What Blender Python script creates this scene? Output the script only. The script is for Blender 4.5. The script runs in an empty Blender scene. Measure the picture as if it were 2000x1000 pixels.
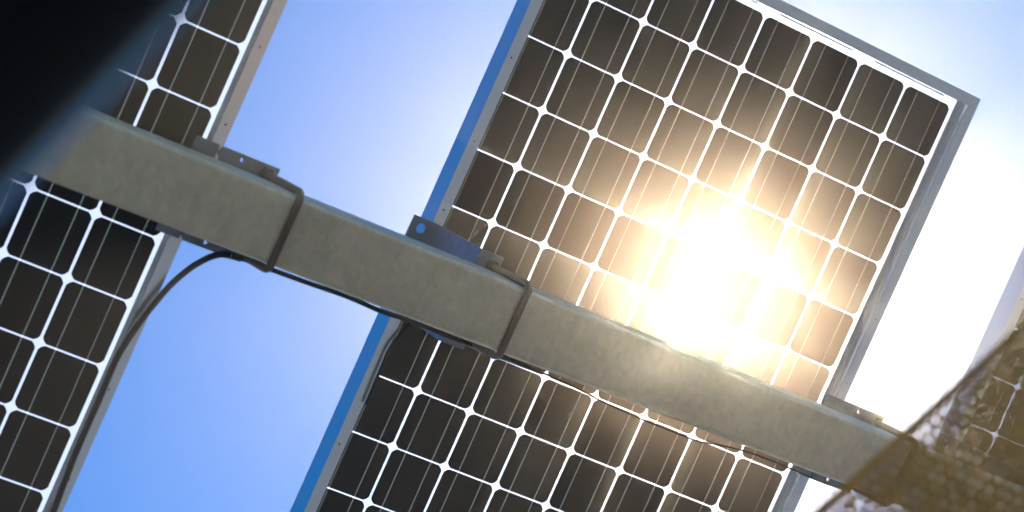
import bpy, bmesh, math, random
from mathutils import Vector, Matrix, noise

S = bpy.context.scene
COL = S.collection
random.seed(7)

# ------------------------------------------------------------------ frames of reference
# camera frame: x right, y down, z forward.  panel frame: i along the rows of cells,
# j down the slope, n away from the ground (through the panel towards the sky).
R1 = Vector((0.84068, 0.35836, 0.40600))
R2 = Vector((-0.40715, 0.91259, 0.03757))
M3 = Vector((-0.35705, -0.19689, 0.91310))
O_CAM = Vector((0.059507, -0.581978, 5.423293))
TILT = math.radians(20)                       # slope of the array along j
BD = Vector((0.9735, 0.0, 0.2286)).normalized()     # beam direction in the panel frame
NB = Vector((-BD.z, 0.0, BD.x))                     # beam 'up' in the panel frame
J = Vector((0, 1, 0))
Zp = (NB * math.cos(TILT) - J * math.sin(TILT)).normalized()
Xp = BD.copy()
Yp = Zp.cross(Xp).normalized()
P2W = Matrix((Xp, Yp, Zp))                    # panel frame -> world directions
C2P = Matrix((R1, R2, M3))                    # camera frame -> panel directions
C2W = P2W @ C2P
CAM_POS = Vector((0, 0, 1.6))


def cam_dir(v):
    return C2W @ Vector(v)


def PW(v):
    """panel-frame metres -> world"""
    return CAM_POS + C2W @ O_CAM + P2W @ Vector(v)


FPX = 5153.0

# ------------------------------------------------------------------ camera
cd = bpy.data.cameras.new('camera')
cam = bpy.data.objects.new('camera', cd)
COL.objects.link(cam)
cx, cy, cz = cam_dir((1, 0, 0)), cam_dir((0, -1, 0)), cam_dir((0, 0, -1))
mw = Matrix((cx, cy, cz)).transposed().to_4x4()
mw.translation = CAM_POS
cam.matrix_world = mw
cd.sensor_width = 36.0
cd.lens = 36.0 * FPX / 2000.0
cd.clip_start = 0.05
cd.clip_end = 3000
cd.dof.use_dof = True
cd.dof.focus_distance = 5.5
cd.dof.aperture_fstop = 3.6
cd.dof.aperture_blades = 0
S.camera = cam

# ------------------------------------------------------------------ sun and sky
SUN_CAM = Vector((398 / FPX, 60 / FPX, 1.0)).normalized()
sun_dir = cam_dir(SUN_CAM).normalized()          # towards the sun
sl = bpy.data.lights.new('sun', 'SUN')
sl.energy = 5.0
sl.angle = math.radians(1.4)
sl.color = (1.0, 0.93, 0.82)
so = bpy.data.objects.new('sun', sl)
COL.objects.link(so)
so.rotation_euler = (-sun_dir).to_track_quat('-Z', 'Y').to_euler()
so.location = sun_dir * 50

w = bpy.data.worlds.new('World')
S.world = w
w.use_nodes = True
nt = w.node_tree
sky = nt.nodes.new('ShaderNodeTexSky')
sky.sky_type = 'NISHITA'
sky.sun_disc = False
sky.sun_elevation = math.asin(sun_dir.z)
sky.sun_rotation = math.atan2(sun_dir.x, sun_dir.y)
sky.air_density = 1.0
sky.dust_density = 0.6
sky.ozone_density = 5.0
sky.altitude = 3000
bg = nt.nodes['Background']
bg.inputs[1].default_value = 0.15
hs = nt.nodes.new('ShaderNodeHueSaturation')      # richer blue, the same over the whole sky
hs.inputs['Saturation'].default_value = 1.32
nt.links.new(sky.outputs[0], hs.inputs['Color'])
nt.links.new(hs.outputs[0], bg.inputs[0])

S.view_settings.view_transform = 'Standard'
S.view_settings.look = 'None'
S.view_settings.gamma = 1.0
S.view_settings.exposure = 0.72
S.render.engine = 'CYCLES'
S.cycles.use_denoising = True
S.cycles.max_bounces = 10
S.cycles.transparent_max_bounces = 24
S.cycles.volume_bounces = 1
S.cycles.use_adaptive_sampling = False
S.cycles.sample_clamp_indirect = 4.0
S.cycles.caustics_reflective = False
S.cycles.caustics_refractive = False


# ------------------------------------------------------------------ materials
def mat(name):
    m = bpy.data.materials.new(name)
    m.use_nodes = True
    return m, m.node_tree, m.node_tree.nodes['Principled BSDF']


def ramp(nt, fac, stops):
    r = nt.nodes.new('ShaderNodeValToRGB')
    e = r.color_ramp.elements
    while len(e) > 2:
        e.remove(e[-1])
    for k, (p, c) in enumerate(stops):
        el = e[k] if k < 2 else e.new(p)
        el.position = p
        el.color = c if len(c) == 4 else (*c, 1)
    nt.links.new(fac, r.inputs[0])
    return r.outputs[0]


def noise_tex(nt, scale, detail=5, rough=0.55, coord='Object', stretch=None):
    tc = nt.nodes.new('ShaderNodeTexCoord')
    n = nt.nodes.new('ShaderNodeTexNoise')
    n.inputs['Scale'].default_value = scale
    n.inputs['Detail'].default_value = detail
    n.inputs['Roughness'].default_value = rough
    src = tc.outputs[coord]
    if stretch:
        mp = nt.nodes.new('ShaderNodeMapping')
        mp.inputs['Scale'].default_value = stretch
        nt.links.new(src, mp.inputs['Vector'])
        src = mp.outputs[0]
    nt.links.new(src, n.inputs['Vector'])
    return n.outputs['Fac']


def bump(nt, bs, fac, dist=0.002, strength=0.4):
    b = nt.nodes.new('ShaderNodeBump')
    b.inputs['Distance'].default_value = dist
    b.inputs['Strength'].default_value = strength
    nt.links.new(fac, b.inputs['Height'])
    nt.links.new(b.outputs[0], bs.inputs['Normal'])


def m_cell():
    m, nt, bs = mat('silicon_cell')
    oi = nt.nodes.new('ShaderNodeObjectInfo')
    c = ramp(nt, oi.outputs['Random'], [(0, (0.003, 0.006, 0.008)), (1, (0.007, 0.011, 0.014))])
    nt.links.new(c, bs.inputs['Base Color'])
    f = noise_tex(nt, 9, 3)
    r = ramp(nt, f, [(0.3, (0.28,) * 3), (0.7, (0.42,) * 3)])
    nt.links.new(r, bs.inputs['Roughness'])
    bs.inputs['Specular IOR Level'].default_value = 0.12
    # rough see-through lobe added so the cells show the glare round the sun
    rf = nt.nodes.new('ShaderNodeBsdfRefraction')
    rf.inputs['Color'].default_value = (1.0, 0.84, 0.70, 1)
    rf.inputs['Roughness'].default_value = 0.485
    rf.inputs['IOR'].default_value = 1.10
    mx = nt.nodes.new('ShaderNodeMixShader')
    mx.inputs[0].default_value = 0.0475
    nt.links.new(bs.outputs[0], mx.inputs[1])
    nt.links.new(rf.outputs[0], mx.inputs[2])
    nt.links.new(mx.outputs[0], nt.nodes['Material Output'].inputs[0])
    return m


def m_glass():
    m, nt, bs = mat('clear_laminate')
    nt.nodes.remove(bs)
    out = nt.nodes['Material Output']
    tr = nt.nodes.new('ShaderNodeBsdfTransparent')
    tr.inputs[0].default_value = (0.95, 0.96, 0.96, 1)
    tl = nt.nodes.new('ShaderNodeBsdfTranslucent')
    tl.inputs[0].default_value = (0.85, 0.86, 0.86, 1)
    mx = nt.nodes.new('ShaderNodeMixShader')
    mx.inputs[0].default_value = 0.22
    nt.links.new(tr.outputs[0], mx.inputs[1])
    nt.links.new(tl.outputs[0], mx.inputs[2])
    nt.links.new(mx.outputs[0], out.inputs[0])
    return m


def m_ribbon():
    m, nt, bs = mat('tinned_ribbon')
    nt.nodes.remove(bs)
    tr = nt.nodes.new('ShaderNodeBsdfTransparent')
    tr.inputs[0].default_value = (1, 1, 1, 1)
    df = nt.nodes.new('ShaderNodeBsdfDiffuse')
    df.inputs[0].default_value = (0.33, 0.325, 0.27, 1)
    ad = nt.nodes.new('ShaderNodeAddShader')  # see-through plus extra brightness put in, so ribbons stand out against the glow
    nt.links.new(tr.outputs[0], ad.inputs[0])
    nt.links.new(df.outputs[0], ad.inputs[1])
    nt.links.new(ad.outputs[0], nt.nodes['Material Output'].inputs[0])
    return m


def m_alu():
    m, nt, bs = mat('anodised_aluminium')
    f = noise_tex(nt, 3, 3)
    c = ramp(nt, f, [(0.3, (0.80, 0.80, 0.80)), (0.7, (0.86, 0.86, 0.85))])
    nt.links.new(c, bs.inputs['Base Color'])
    bs.inputs['Metallic'].default_value = 0.95
    bs.inputs['Roughness'].default_value = 0.27
    return m


def m_galv(name, c0, c1, stain, metallic=0.55, rough=(0.42, 0.50), amount=0.66):
    m, nt, bs = mat(name)
    f = noise_tex(nt, 14, 6, 0.65, stretch=(0.5, 1, 1))
    base = ramp(nt, f, [(0.3, c0), (0.7, c1)])
    f2 = noise_tex(nt, 5.5, 5, 0.7)
    k = ramp(nt, f2, [(amount, (0, 0, 0)), (amount + 0.12, (0.8,) * 3)])
    mx = nt.nodes.new('ShaderNodeMix')
    mx.data_type = 'RGBA'
    nt.links.new(k, mx.inputs[0])
    nt.links.new(base, mx.inputs[6])
    mx.inputs[7].default_value = (*stain, 1)
    nt.links.new(mx.outputs[2], bs.inputs['Base Color'])
    bs.inputs['Metallic'].default_value = metallic
    r = ramp(nt, noise_tex(nt, 40, 4), [(0.3, (rough[0],) * 3), (0.75, (rough[1],) * 3)])
    nt.links.new(r, bs.inputs['Roughness'])
    # crystalline zinc spangle and long drip streaks
    tc = nt.nodes.new('ShaderNodeTexCoord')
    vo = nt.nodes.new('ShaderNodeTexVoronoi')
    vo.inputs['Scale'].default_value = 75
    nt.links.new(tc.outputs['Object'], vo.inputs['Vector'])
    sp = ramp(nt, vo.outputs['Color'], [(0.1, (0.92,) * 3), (0.9, (1.06,) * 3)])
    st = ramp(nt, noise_tex(nt, 7, 6, 0.7, stretch=(6, 0.6, 0.6)), [(0.35, (0.94,) * 3), (0.6, (1.0,) * 3)])
    m1 = nt.nodes.new('ShaderNodeMix')
    m1.data_type = 'RGBA'
    m1.blend_type = 'MULTIPLY'
    m1.inputs[0].default_value = 1.0
    nt.links.new(sp, m1.inputs[6])
    nt.links.new(st, m1.inputs[7])
    m2 = nt.nodes.new('ShaderNodeMix')
    m2.data_type = 'RGBA'
    m2.blend_type = 'MULTIPLY'
    m2.inputs[0].default_value = 1.0
    nt.links.new(mx.outputs[2], m2.inputs[6])
    nt.links.new(m1.outputs[2], m2.inputs[7])
    nt.links.new(m2.outputs[2], bs.inputs['Base Color'])
    bump(nt, bs, noise_tex(nt, 60, 5), 0.0003, 0.3)
    return m


def m_plain(name, col, rough=0.5, metallic=0.0, nscale=20, var=0.25, bumpd=0.0004, spec=0.5):
    m, nt, bs = mat(name)
    f = noise_tex(nt, nscale, 5)
    c = ramp(nt, f, [(0.3, tuple(x * (1 - var) for x in col)), (0.7, tuple(min(1, x * (1 + var)) for x in col))])
    nt.links.new(c, bs.inputs['Base Color'])
    bs.inputs['Roughness'].default_value = rough
    bs.inputs['Metallic'].default_value = metallic
    bs.inputs['Specular IOR Level'].default_value = spec
    bump(nt, bs, f, bumpd, 0.5)
    return m


def m_ground():
    m, nt, bs = mat('blue_grey_gravel')
    f = noise_tex(nt, 0.4, 8, 0.6)
    c = ramp(nt, f, [(0.25, (0.080, 0.098, 0.115)), (0.55, (0.108, 0.128, 0.146)), (0.8, (0.145, 0.165, 0.18))])  # unseen gravel, tinted blue-grey to cool the light it bounces up
    nt.links.new(c, bs.inputs['Base Color'])
    bs.inputs['Roughness'].default_value = 0.95
    bump(nt, bs, noise_tex(nt, 12, 8, 0.7), 0.03, 0.8)
    return m


MAT = dict(
    cell=m_cell(), glass=m_glass(), ribbon=m_ribbon(), alu=m_alu(), ground=m_ground(),
    beam=m_galv('weathered_galvanised_beam', (0.57, 0.445, 0.285), (0.69, 0.54, 0.35), (0.50, 0.29, 0.10), 0.25),
    bracket=m_galv('galvanised_bracket', (0.20, 0.21, 0.22), (0.32, 0.33, 0.34), (0.22, 0.14, 0.08), 0.6),
    rod=m_plain('rusty_rod', (0.11, 0.060, 0.035), 0.6, 0.3),
    rubber=m_plain('black_rubber', (0.008, 0.008, 0.009), 0.7, spec=0.2),
    sheet=m_plain('rust_bronze_sheet', (0.38, 0.175, 0.012), 0.6, 0.1, 25, 0.25, 0.0005),
    pole=m_plain('black_gloss_paint', (0.002, 0.0025, 0.004), 0.25, spec=0.18),
    bus=m_plain('tinned_bus', (0.62, 0.60, 0.56), 0.5, 0.2, 20, 0.1),
    box=m_plain('grey_plastic', (0.20, 0.19, 0.19), 0.5),
)


# ------------------------------------------------------------------ mesh helpers
def link(name, bm, m, parent=None, smooth=False):
    me = bpy.data.meshes.new(name)
    bm.normal_update()
    bm.to_mesh(me)
    bm.free()
    return link_me(name, me, m, parent, smooth)


def link_me(name, me, m, parent=None, smooth=False):
    if m and not me.materials:
        me.materials.append(m)
    if smooth:
        for p in me.polygons:
            p.use_smooth = True
    o = bpy.data.objects.new(name, me)
    COL.objects.link(o)
    o.parent = parent
    return o


def tag(o, label, cat, group=None, kind=None):
    if label:
        o['label'] = label
    if cat:
        o['category'] = cat
    if group:
        o['group'] = group
    if kind:
        o['kind'] = kind
    return o


def frame_matrix(xv, yv, zv, origin_panel):
    m = Matrix((P2W @ xv, P2W @ yv, P2W @ zv)).transposed().to_4x4()
    m.translation = PW(origin_panel)
    return m


def thing(name, matrix, label, cat, group=None):
    o = bpy.data.objects.new(name, None)
    o.empty_display_size = 0.1
    COL.objects.link(o)
    o.matrix_world = matrix
    return tag(o, label, cat, group)


EI, EJ, EN = Vector((1, 0, 0)), Vector((0, 1, 0)), Vector((0, 0, 1))


def box(bm, x0, x1, y0, y1, z0, z1):
    v = [bm.verts.new((x, y, z)) for z in (z0, z1) for y in (y0, y1) for x in (x0, x1)]
    for f in ((0, 2, 3, 1), (4, 5, 7, 6), (0, 1, 5, 4), (2, 6, 7, 3), (0, 4, 6, 2), (1, 3, 7, 5)):
        bm.faces.new([v[k] for k in f])
    return bm


def newbox(*a):
    return box(bmesh.new(), *a)


def bevel(bm, w, seg=2):
    bmesh.ops.bevel(bm, geom=list(bm.edges), offset=w, segments=seg, affect='EDGES', profile=0.5)
    return bm


def prism(outline, z0, z1):
    """closed outline [(x, y)] extruded along z"""
    bm = bmesh.new()
    a = [bm.verts.new((x, y, z0)) for x, y in outline]
    b = [bm.verts.new((x, y, z1)) for x, y in outline]
    n = len(a)
    bm.faces.new(a[::-1])
    bm.faces.new(b)
    for k in range(n):
        bm.faces.new((a[k], a[(k + 1) % n], b[(k + 1) % n], b[k]))
    return bm


def plate_holes(x0, x1, y0, y1, z0, z1, holes):
    """flat plate with round holes [(x, y, r)]"""
    bm = bmesh.new()
    loops = [[(x0, y0), (x1, y0), (x1, y1), (x0, y1)]]
    for hx, hy, r in holes:
        loops.append([(hx + r * math.cos(-t * math.pi / 8), hy + r * math.sin(-t * math.pi / 8)) for t in range(16)])
    edges, rims = [], []
    for lp in loops:
        vs = [bm.verts.new((x, y, z0)) for x, y in lp]
        rims.append(vs)
        for k in range(len(vs)):
            edges.append(bm.edges.new((vs[k], vs[(k + 1) % len(vs)])))
    bmesh.ops.triangle_fill(bm, use_beauty=True, use_dissolve=False, edges=edges)
    faces = list(bm.faces)
    ex = bmesh.ops.extrude_face_region(bm, geom=faces)
    up = [g for g in ex['geom'] if isinstance(g, bmesh.types.BMVert)]
    bmesh.ops.translate(bm, verts=up, vec=(0, 0, z1 - z0))
    bmesh.ops.recalc_face_normals(bm, faces=bm.faces)
    return bm


def tube(pts, r, seg=10, closed_ends=True):
    """round tube along smooth points"""
    bm = bmesh.new()
    rings = []
    n = len(pts)
    ref = Vector((0.123, 0.456, 0.88)).normalized()
    for k, p in enumerate(pts):
        t = (pts[min(k + 1, n - 1)] - pts[max(k - 1, 0)]).normalized()
        u = t.cross(ref).normalized()
        v = t.cross(u).normalized()
        rings.append([bm.verts.new(p + (u * math.cos(a) + v * math.sin(a)) * r)
                      for a in [2 * math.pi * s / seg for s in range(seg)]])
    for k in range(n - 1):
        for s in range(seg):
            bm.faces.new((rings[k][s], rings[k][(s + 1) % seg], rings[k + 1][(s + 1) % seg], rings[k + 1][s]))
    if closed_ends:
        bm.faces.new(rings[0][::-1])
        bm.faces.new(rings[-1])
    bmesh.ops.recalc_face_normals(bm, faces=bm.faces)
    return bm


def spline(ctrl, per=8):
    out = []
    c = [ctrl[0]] + list(ctrl) + [ctrl[-1]]
    for k in range(1, len(c) - 2):
        p0, p1, p2, p3 = c[k - 1], c[k], c[k + 1], c[k + 2]
        for s in range(per):
            t = s / per
            out.append(0.5 * ((2 * p1) + (p2 - p0) * t + (2 * p0 - 5 * p1 + 4 * p2 - p3) * t * t
                              + (3 * p1 - p0 - 3 * p2 + p3) * t ** 3))
    out.append(c[-2])
    return out


# ------------------------------------------------------------------ ground
bm = bmesh.new()
G = 60
vs = [bm.verts.new((x, y, 0)) for x, y in ((-G, -G), (G, -G), (G, G), (-G, G))]
bm.faces.new(vs)
tag(link('ground', bm, MAT['ground']), None, None, kind='structure')

# ------------------------------------------------------------------ solar panels
P = 0.128
DEP = 0.065                       # frame lip below the laminate
LIPW = 0.0245
OI0, OI1 = -0.165 * P, 8.165 * P  # frame outside
OJ0, OJ1 = -1.275 * P, 11.275 * P
GI, GJ = 0.0056, 0.0035           # gaps between cells


def cell_mesh():
    a, b, c = (P - GI) / 2, (P - GJ) / 2, 0.0100
    pts = []
    for sx, sy in ((1, -1), (1, 1), (-1, 1), (-1, -1)):
        # slightly bowed corner cut
        p0 = Vector((sx * (a - c), sy * b))
        p1 = Vector((sx * a, sy * (b - c)))
        md = (p0 + p1) / 2 + Vector((sx, sy)) * 0.0009
        pts.append([p0, md, p1])
    out = []
    order = [(0, True), (1, False), (2, True), (3, False)]
    # walk anticlockwise: bottom right, top right, top left, bottom left
    for k, (q, fwd) in enumerate(order):
        seq = pts[q]
        out += seq if fwd else seq[::-1]
    return prism([(v.x, v.y) for v in out], -0.0009, -0.0003)


def rail(axis, a0, a1, wall, inward):
    """one mitred aluminium frame rail; profile in (across, height), length along axis"""
    t = 0.0032
    s = inward
    prof = [(0, 0.006), (0, -DEP), (LIPW, -DEP), (LIPW, -DEP + 0.0022), (t, -DEP + 0.0022), (t, -0.0045),
            (0.0165, -0.0045), (0.0165, -0.0018), (t, -0.0018), (t, 0.0050), (0.009, 0.0050), (0.009, 0.006)]
    bm = bmesh.new()
    rings = []
    for end, sg in ((a0, 1), (a1, -1)):
        ring = []
        for q, h in prof:
            al = end + sg * (q + 0.0003)      # 45 degree mitre
            ac = wall + s * q
            ring.append(bm.verts.new((al, ac, h) if axis == 'x' else (ac, al, h)))
        rings.append(ring)
    n = len(prof)
    for k in range(n):
        bm.faces.new((rings[0][k], rings[0][(k + 1) % n], rings[1][(k + 1) % n], rings[1][k]))
    bm.faces.new(rings[0])
    bm.faces.new(rings[1][::-1])
    bmesh.ops.recalc_face_normals(bm, faces=bm.faces)
    return bm


def to_mesh(bm, name):
    me = bpy.data.meshes.new(name)
    bm.normal_update()
    bm.to_mesh(me)
    bm.free()
    return me


ME = dict(
    cell=to_mesh(cell_mesh(), 'cell'),
    ribbon=to_mesh(newbox(-0.0014, 0.0014, -1.09 * P, 11.09 * P, -0.0015, -0.0011), 'ribbon'),
    bus=to_mesh(newbox(-0.76 * P, 0.76 * P, -0.0013, 0.0013, -0.0022, -0.0017), 'bus_ribbon'),
    glass=to_mesh(newbox(OI0 + 0.0045, OI1 - 0.0045, OJ0 + 0.0045, OJ1 - 0.0045, 0.0003, 0.0042), 'glass'),
    hole=to_mesh(prism([(0.0018 * math.cos(t * math.pi / 5), 0.0018 * math.sin(t * math.pi / 5)) for t in range(10)],
                       -DEP - 0.0006, -DEP + 0.001), 'drain'),
)
ME['rails'] = [to_mesh(rail('y', OJ0, OJ1, OI0, 1), 'rail'), to_mesh(rail('y', OJ0, OJ1, OI1, -1), 'rail'),
               to_mesh(rail('x', OI0, OI1, OJ0, 1), 'rail'), to_mesh(rail('x', OI0, OI1, OJ1, -1), 'rail')]


def panel(off, label):
    t = thing('solar_panel', frame_matrix(EI, EJ, EN, off), label, 'solar panel', 'solar panels along the beam')
    link_me('glass_sheet', ME['glass'], MAT['glass'], t)
    for me in ME['rails']:
        link_me('frame_rail', me, MAT['alu'], t)
    for a in range(8):
        for b in range(12):
            o = link_me('solar_cell', ME['cell'], MAT['cell'], t)
            o.location = ((a + 0.5) * P, (b - 0.5) * P, 0)
        for q in (0.26, 0.74):
            o = link_me('busbar_ribbon', ME['ribbon'], MAT['ribbon'], t)
            o.location = ((a + q) * P, 0, 0)
    for jj in (-1.10 * P, 11.10 * P):
        for a in range(4):
            o = link_me('bus_ribbon', ME['bus'], MAT['bus'], t)
            o.location = ((2 * a + 1) * P, jj, 0)
    for side in (OI0 + 0.011, OI1 - 0.013):
        for b in (0.35, 1.45, 2.9, 4.1, 8.2, 9.6):
            o = link_me('drain_hole', ME['hole'], MAT['rubber'], t)
            o.location = (side, b * P, 0)
    return t


LOFF = Vector((-12.979 * P, 0.0, -0.3996))
ROFF = Vector((12.657 * P, 0.0, 0.3679))
panel(Vector((0, 0, 0)), 'middle solar panel with sun glow added to its cells')
panel(LOFF, 'dark blue solar panel at the left, partly behind the black pole')
pr = panel(ROFF, 'solar panel at the right edge, seen mostly through the rusty perforated sheet')

# ------------------------------------------------------------------ beam (frame: x along, y = j, z = up)
BJ = 0.655
BW, BH = 0.134, 0.138
BTOP = Vector((1.045, BJ, -DEP - 0.0085))       # beam top line passes here
BM = frame_matrix(BD, EJ, NB, BTOP)


def beam_mesh(x0, x1, r=0.012, seg=7):
    bm = bmesh.new()
    prof = []
    a, h = BW / 2, BH
    for cx_, cy_, st in ((a - r, -r, 0), (-a + r, -r, 90), (-a + r, -h + r, 180), (a - r, -h + r, 270)):
        for k in range(seg + 1):
            t = math.radians(st + 90 * k / seg)
            prof.append((cx_ + r * math.cos(t), cy_ + r * math.sin(t)))
    ra = [bm.verts.new((x0, y, z)) for y, z in prof]
    rb = [bm.verts.new((x1, y, z)) for y, z in prof]
    n = len(prof)
    for k in range(n):
        bm.faces.new((ra[k], ra[(k + 1) % n], rb[(k + 1) % n], rb[k]))
    bm.faces.new(ra[::-1])
    bm.faces.new(rb)
    bmesh.ops.recalc_face_normals(bm, faces=bm.faces)
    return bm


bo = link('steel_beam', beam_mesh(-3.6, 3.2), MAT['beam'])
bo.matrix_world = BM
sm_ = link('weld_seam', beam_mesh(-0.0016, 0.0016), MAT['beam'], bo)
sm_.location = (-1.262, 0, 0.0006)
sm_.scale = (1, 1.008, 1.008)
for p_ in bo.data.polygons:
    p_.use_smooth = len(p_.vertices) == 4
tag(bo, 'long weathered galvanised square beam running diagonally under the panels', 'beam')


def beam_s(i):            # panel i -> beam x at the top plane
    return (i - BTOP.x) / BD.x


def u_bolt(parent, x, hw=BW / 2, leg_top=0.03, r=0.0075):
    """U-bolt round the beam at beam coordinate x (parent has the beam frame)"""
    a = hw + r + 0.001
    zb = -BH - r - 0.0005
    c = 0.014
    pts = [Vector((x, -a, leg_top)), Vector((x, -a, zb + c))]
    for k in range(1, 6):
        t = math.pi / 2 * k / 5
        pts.append(Vector((x, -a + c - c * math.cos(t), zb + c - c * math.sin(t))))
    for k in range(0, 6):
        t = math.pi / 2 * k / 5
        pts.append(Vector((x, a - c + c * math.sin(t), zb + c - c * math.cos(t))))
    pts.append(Vector((x, a, leg_top)))
    # resample legs for a clean sweep
    u = link('u_bolt', tube(pts, r, 12), MAT['rod'], parent, True)
    for s in (-1, 1):
        hexa = [(x + 0.013 * math.cos(math.pi / 3 * k), s * a + 0.013 * math.sin(math.pi / 3 * k)) for k in range(6)]
        link('nut', prism(hexa, leg_top - 0.018, leg_top - 0.008), MAT['rod'], u)
        link('nut', prism(hexa, -0.0145, -0.0025), MAT['rod'], u)
    return u


def bolt(parent, x, y, z0):
    hexa = [(x + 0.011 * math.cos(math.pi / 3 * k), y + 0.011 * math.sin(math.pi / 3 * k)) for k in range(6)]
    bm = prism(hexa, z0 - 0.008, z0)
    bevel(bm, 0.001, 1)
    link('bolt', bm, MAT['bracket'], parent)


PLH = 0.093


def flat_bracket(edge_i, label):
    """flat saddle plate between the beam top and the right-hand rail of a panel"""
    t = thing('saddle_plate', BM, label, 'bracket', 'flat saddle plates on the beam')
    s0, s1 = beam_s(edge_i - 0.055), beam_s(edge_i + 0.127)
    hy = 0.082
    holes = [(s0 + 0.105, sg * hy, 0.0045) for sg in (-1, 1)] + [(s1 - 0.028, sg * (BW / 2 + 0.0085), 0.009) for sg in (-1, 1)]
    link('plate', plate_holes(s0, s1, -PLH, PLH, 0.0006, 0.0066, holes), MAT['bracket'], t)
    for sg in (-1, 1):
        bolt(t, s0 + 0.060, sg * hy, 0.0004)
    u_bolt(t, s1 - 0.028, leg_top=0.03)
    return t


flat_bracket(OI1 + LOFF.x, 'dark saddle plate with U-bolt under right edge of the left panel')
flat_bracket(OI1, 'grey saddle plate under lower right edge of the middle panel')


def z_bracket(off, label):
    """tall Z bracket: foot on the beam, riser, top flange under the left rail of a panel"""
    t = thing('riser_bracket', BM, label, 'bracket', 'tall riser brackets on the beam')
    ir = off.x - 0.008
    zt = off.z - DEP - 0.0015                  # underside of the frame lip (panel frame)
    binv = Matrix((BD, EJ, NB))

    def B(i, z):                                # panel i, n -> beam x, z
        v = binv @ (Vector((i, BJ, z)) - BTOP)
        return v.x, v.z
    zf = BTOP.z + (ir - BTOP.x) * BD.z / BD.x   # beam top at the riser
    x0, _ = B(ir, zf)
    hw = 0.099
    th = 0.006
    # foot lying on the beam
    link('foot', plate_holes(x0, x0 + 0.060, -hw, hw, 0.0006, 0.0066,
                             [(x0 + 0.034, sg * (BW / 2 + 0.0085), 0.009) for sg in (-1, 1)]), MAT['bracket'], t)
    # riser between foot and flange, upright in the panel frame
    xa, za = x0, 0.0068
    xb, zb = B(ir, zt - 0.0062)
    d = Vector((xb - xa, 0, zb - za))
    nrm = Vector((d.z, 0, -d.x)).normalized() * th
    bm = bmesh.new()
    vs = []
    for y in (-hw, hw):
        for q in (Vector((xa, y, za)), Vector((xb, y, zb)), Vector((xb, y, zb)) + nrm, Vector((xa, y, za)) + nrm):
            vs.append(bm.verts.new(q))
    for f in ((0, 1, 2, 3), (7, 6, 5, 4), (0, 4, 5, 1), (1, 5, 6, 2), (2, 6, 7, 3), (3, 7, 4, 0)):
        bm.faces.new([vs[k] for k in f])
    bmesh.ops.recalc_face_normals(bm, faces=bm.faces)
    link('riser', bm, MAT['bracket'], t)
    # top flange, flat in the panel frame
    fl = link('top_flange', plate_holes(-0.058, 0.004, -hw, hw, 0, 0.006,
                                        [(-0.034, sg * 0.078, 0.0105) for sg in (-1, 1)]), MAT['bracket'], t)
    loc = B(ir, zt - 0.006)
    rot = (binv @ Matrix.Identity(3)).to_4x4()
    fl.matrix_local = Matrix.Translation((loc[0], 0, loc[1])) @ rot
    u_bolt(t, x0 + 0.034, leg_top=0.035)
    return t


z_bracket(Vector((0, 0, 0)), 'blue-sided riser bracket with rusty U-bolt under left edge of the middle panel')
z_bracket(ROFF, 'riser bracket behind the perforated sheet under the right panel')


# ------------------------------------------------------------------ pixels to places
def hit(x, y, P0, n):
    """point of the plane (panel frame) that the photograph shows at x, y"""
    d = C2P @ Vector(((x - 1000) / FPX, (y - 500) / FPX, 1))
    C = -(C2P @ O_CAM)
    t = (P0 - C).dot(n) / d.dot(n)
    return C + d * t


def cable(name, pts, r, label):
    w_ = [PW(p) for p in pts]
    base = w_[0]
    o = link(name, tube([p - base for p in spline(w_, 10)], r, 8), MAT['rubber'], None, True)
    o.location = base
    return tag(o, label, 'cable', 'black cables under the panels')


zl = Vector((0, 0, LOFF.z - DEP - 0.02))
cable('cable', [hit(x, y, zl, EN) for x, y in ((470, 505), (430, 497), (385, 515), (340, 550), (300, 595), (262, 645), (228, 700), (196, 775), (165, 845), (140, 905), (110, 985), (90, 1040))],
      0.0062, 'black cable curving down along the left panel frame')
bt = BTOP - NB * 0.06
cable('cable', [hit(x, y, bt, NB) for x, y in ((455, 498), (500, 515), (540, 530), (600, 552), (680, 580), (745, 608), (800, 626), (865, 652), (960, 690), (1060, 728))],
      0.0046, 'black cable hugging lower edge of the beam between left and middle panels')
cable('cable', [hit(x, y, Vector((0, 0, -DEP - 0.02)), EN) for x, y in ((1060, 728), (1105, 748), (1150, 770), (1180, 786), (1240, 813), (1310, 842), (1365, 862), (1400, 868), (1450, 880), (1520, 905), (1600, 940), (1660, 960))],
      0.0017, 'thin black cable sagging across the middle panel below the beam')
cable('cable', [hit(x, y, Vector((0, 0, -DEP - 0.012)), EN) for x, y in ((830, 612), (806, 626), (780, 655), (760, 682), (746, 715), (730, 752), (715, 790))],
      0.0032, 'short black cable bending down beside the blue frame side of middle panel')

# junction box on the right panel (a part of it)
jp = hit(1945, 930, Vector((0, 0, ROFF.z - 0.02)), EN) - ROFF
jb = link('junction_box', bevel(newbox(-0.05, 0.05, -0.032, 0.032, -0.02, -0.002), 0.003), MAT['box'], pr)
jb.location = (jp.x, jp.y, 0)
jl = link('lid', bevel(newbox(-0.030, 0.030, -0.012, 0.012, -0.0235, -0.0202), 0.001), MAT['sheet'], jb)

# ------------------------------------------------------------------ perforated walkway sheet
def cam_point(x, y, depth):
    return CAM_POS + cam_dir(((x - 1000) / FPX, (y - 500) / FPX, 1)) * depth


# the sheet leans: it recedes from its upper left edge
e0, e1 = cam_point(1585, 1000, 2.97), cam_point(2000, 625, 3.05)
ax = (e1 - e0).normalized()
ay = cam_dir((0.66, 0.72, 0.30))
ay = (ay - ax * ay.dot(ax)).normalized()
PT = 0.0140                                     # hole pitch


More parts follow.
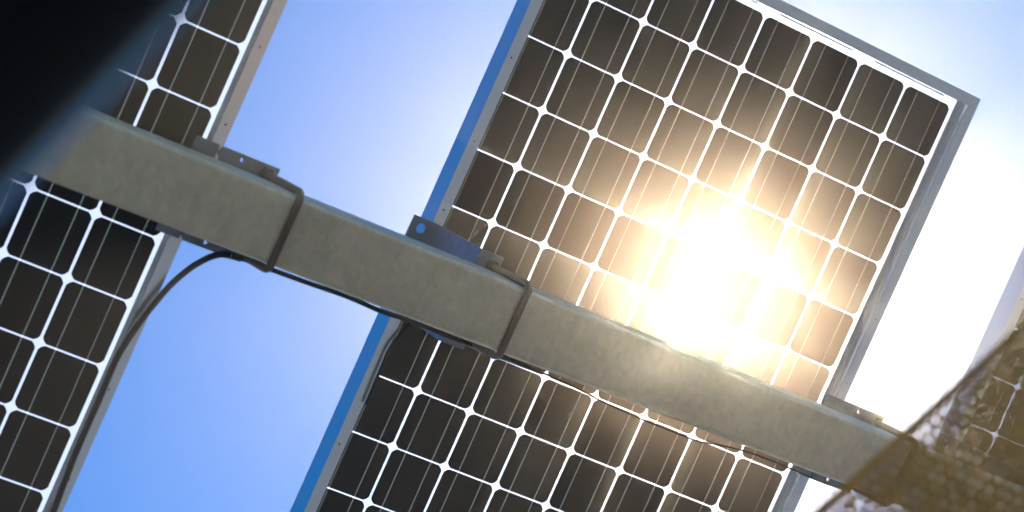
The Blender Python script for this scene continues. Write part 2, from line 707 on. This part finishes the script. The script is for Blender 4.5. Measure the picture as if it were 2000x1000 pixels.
def sheet_mesh(nx, ny, x_start):
    bm = bmesh.new()
    K = 10
    rowh = PT * 0.866
    cache = {}

    def V(x, y, z):
        k = (round(x, 5), round(y, 5), round(z, 5))
        if k not in cache:
            cache[k] = bm.verts.new((x, y, z))
        return cache[k]
    th = 0.0012
    R = PT / math.sqrt(3)
    for b in range(ny):
        for a in range(nx):
            cx_ = x_start + (a + 0.5 * (b % 2)) * PT
            cy_ = 0.020 + b * rowh
            hx = [(cx_ + R * math.cos(math.radians(60 * k + 30)), cy_ + R * math.sin(math.radians(60 * k + 30))) for k in range(6)]
            r = PT * random.uniform(0.15, 0.28)
            ox, oy = random.uniform(-0.0012, 0.0012), random.uniform(-0.0012, 0.0012)
            w_ = [(cx_ + ox + r * math.cos(math.radians(60 * k + 30)), cy_ + oy + r * 1.05 * math.sin(math.radians(60 * k + 30))) for k in range(6)]
            for k in range(6):
                k2 = (k + 1) % 6
                o0, o1 = V(*hx[k], 0), V(*hx[k2], 0)
                md_o = None
                i0, i1 = V(*w_[k], 0), V(*w_[k2], 0)
                mx = (w_[k][0] + w_[k2][0]) / 2 - cx_ - ox
                my = (w_[k][1] + w_[k2][1]) / 2 - cy_ - oy
                s = 1.155
                im = V(cx_ + ox + mx * s, cy_ + oy + my * s, 0)
                bm.faces.new((o0, o1, i1, im, i0))
    return bm


nx, ny = 42, 24
x_start = -0.11
bm = sheet_mesh(nx, ny, x_start)
# solid margin along the edge
mg = [bm.verts.new(v) for v in ((x_start - 0.02, 0, 0), (x_start + nx * PT + 0.02, 0, 0),
                                (x_start + nx * PT + 0.02, 0.0115, 0), (x_start - 0.02, 0.0115, 0))]
bm.faces.new(mg)
for v in bm.verts:
    v.co.z += 0.006 * noise.noise(Vector((v.co.x * 3.1, v.co.y * 3.1, 0.3)))
bmesh.ops.remove_doubles(bm, verts=bm.verts, dist=0.00002)
ex = bmesh.ops.extrude_face_region(bm, geom=list(bm.faces))
bmesh.ops.translate(bm, verts=[g for g in ex['geom'] if isinstance(g, bmesh.types.BMVert)], vec=(0, 0, 0.0015))
bmesh.ops.recalc_face_normals(bm, faces=bm.faces)
sh = link('perforated_sheet', bm, MAT['sheet'])
sm = Matrix((ax, ay, ax.cross(ay))).transposed().to_4x4()
sm.translation = e0
sh.matrix_world = sm
tag(sh, 'blurred rust brown perforated metal sheet across the lower right corner', 'metal sheet')

# ------------------------------------------------------------------ black pole close to the lens
axis_shift = cam_dir((-0.71, -0.70, 0)) * 0.062
mid0 = cam_point(214, 187, 1.40) + axis_shift
dirp = cam_dir(((0.704), (-0.710), -0.08)).normalized()
p0 = mid0 - dirp * 1.6
p1 = mid0 + dirp * 2.4
pm = [(p0 + (p1 - p0) * (k / 6)) - p0 for k in range(7)]
po = link('pole', tube(pm, 0.062, 48), MAT['pole'], None, True)
po.location = p0
tag(po, 'out of focus glossy black pole crossing the upper left corner', 'pole')

# ------------------------------------------------------------------ haze volume added to give the glare round the sun
m = bpy.data.materials.new('glare_haze')
m.use_nodes = True
nt = m.node_tree
nt.nodes.remove(nt.nodes['Principled BSDF'])
pv = nt.nodes.new('ShaderNodeVolumePrincipled')
pv.inputs['Color'].default_value = (1.0, 0.88, 0.68, 1)
pv.inputs['Density'].default_value = 0.0060
pv.inputs['Anisotropy'].default_value = 0.97
nt.links.new(pv.outputs[0], nt.nodes['Material Output'].inputs['Volume'])
hz = link('haze', newbox(-G - 2, G + 2, -G - 2, G + 2, -1.0, 9.0), m)
tag(hz, None, None, kind='stuff')
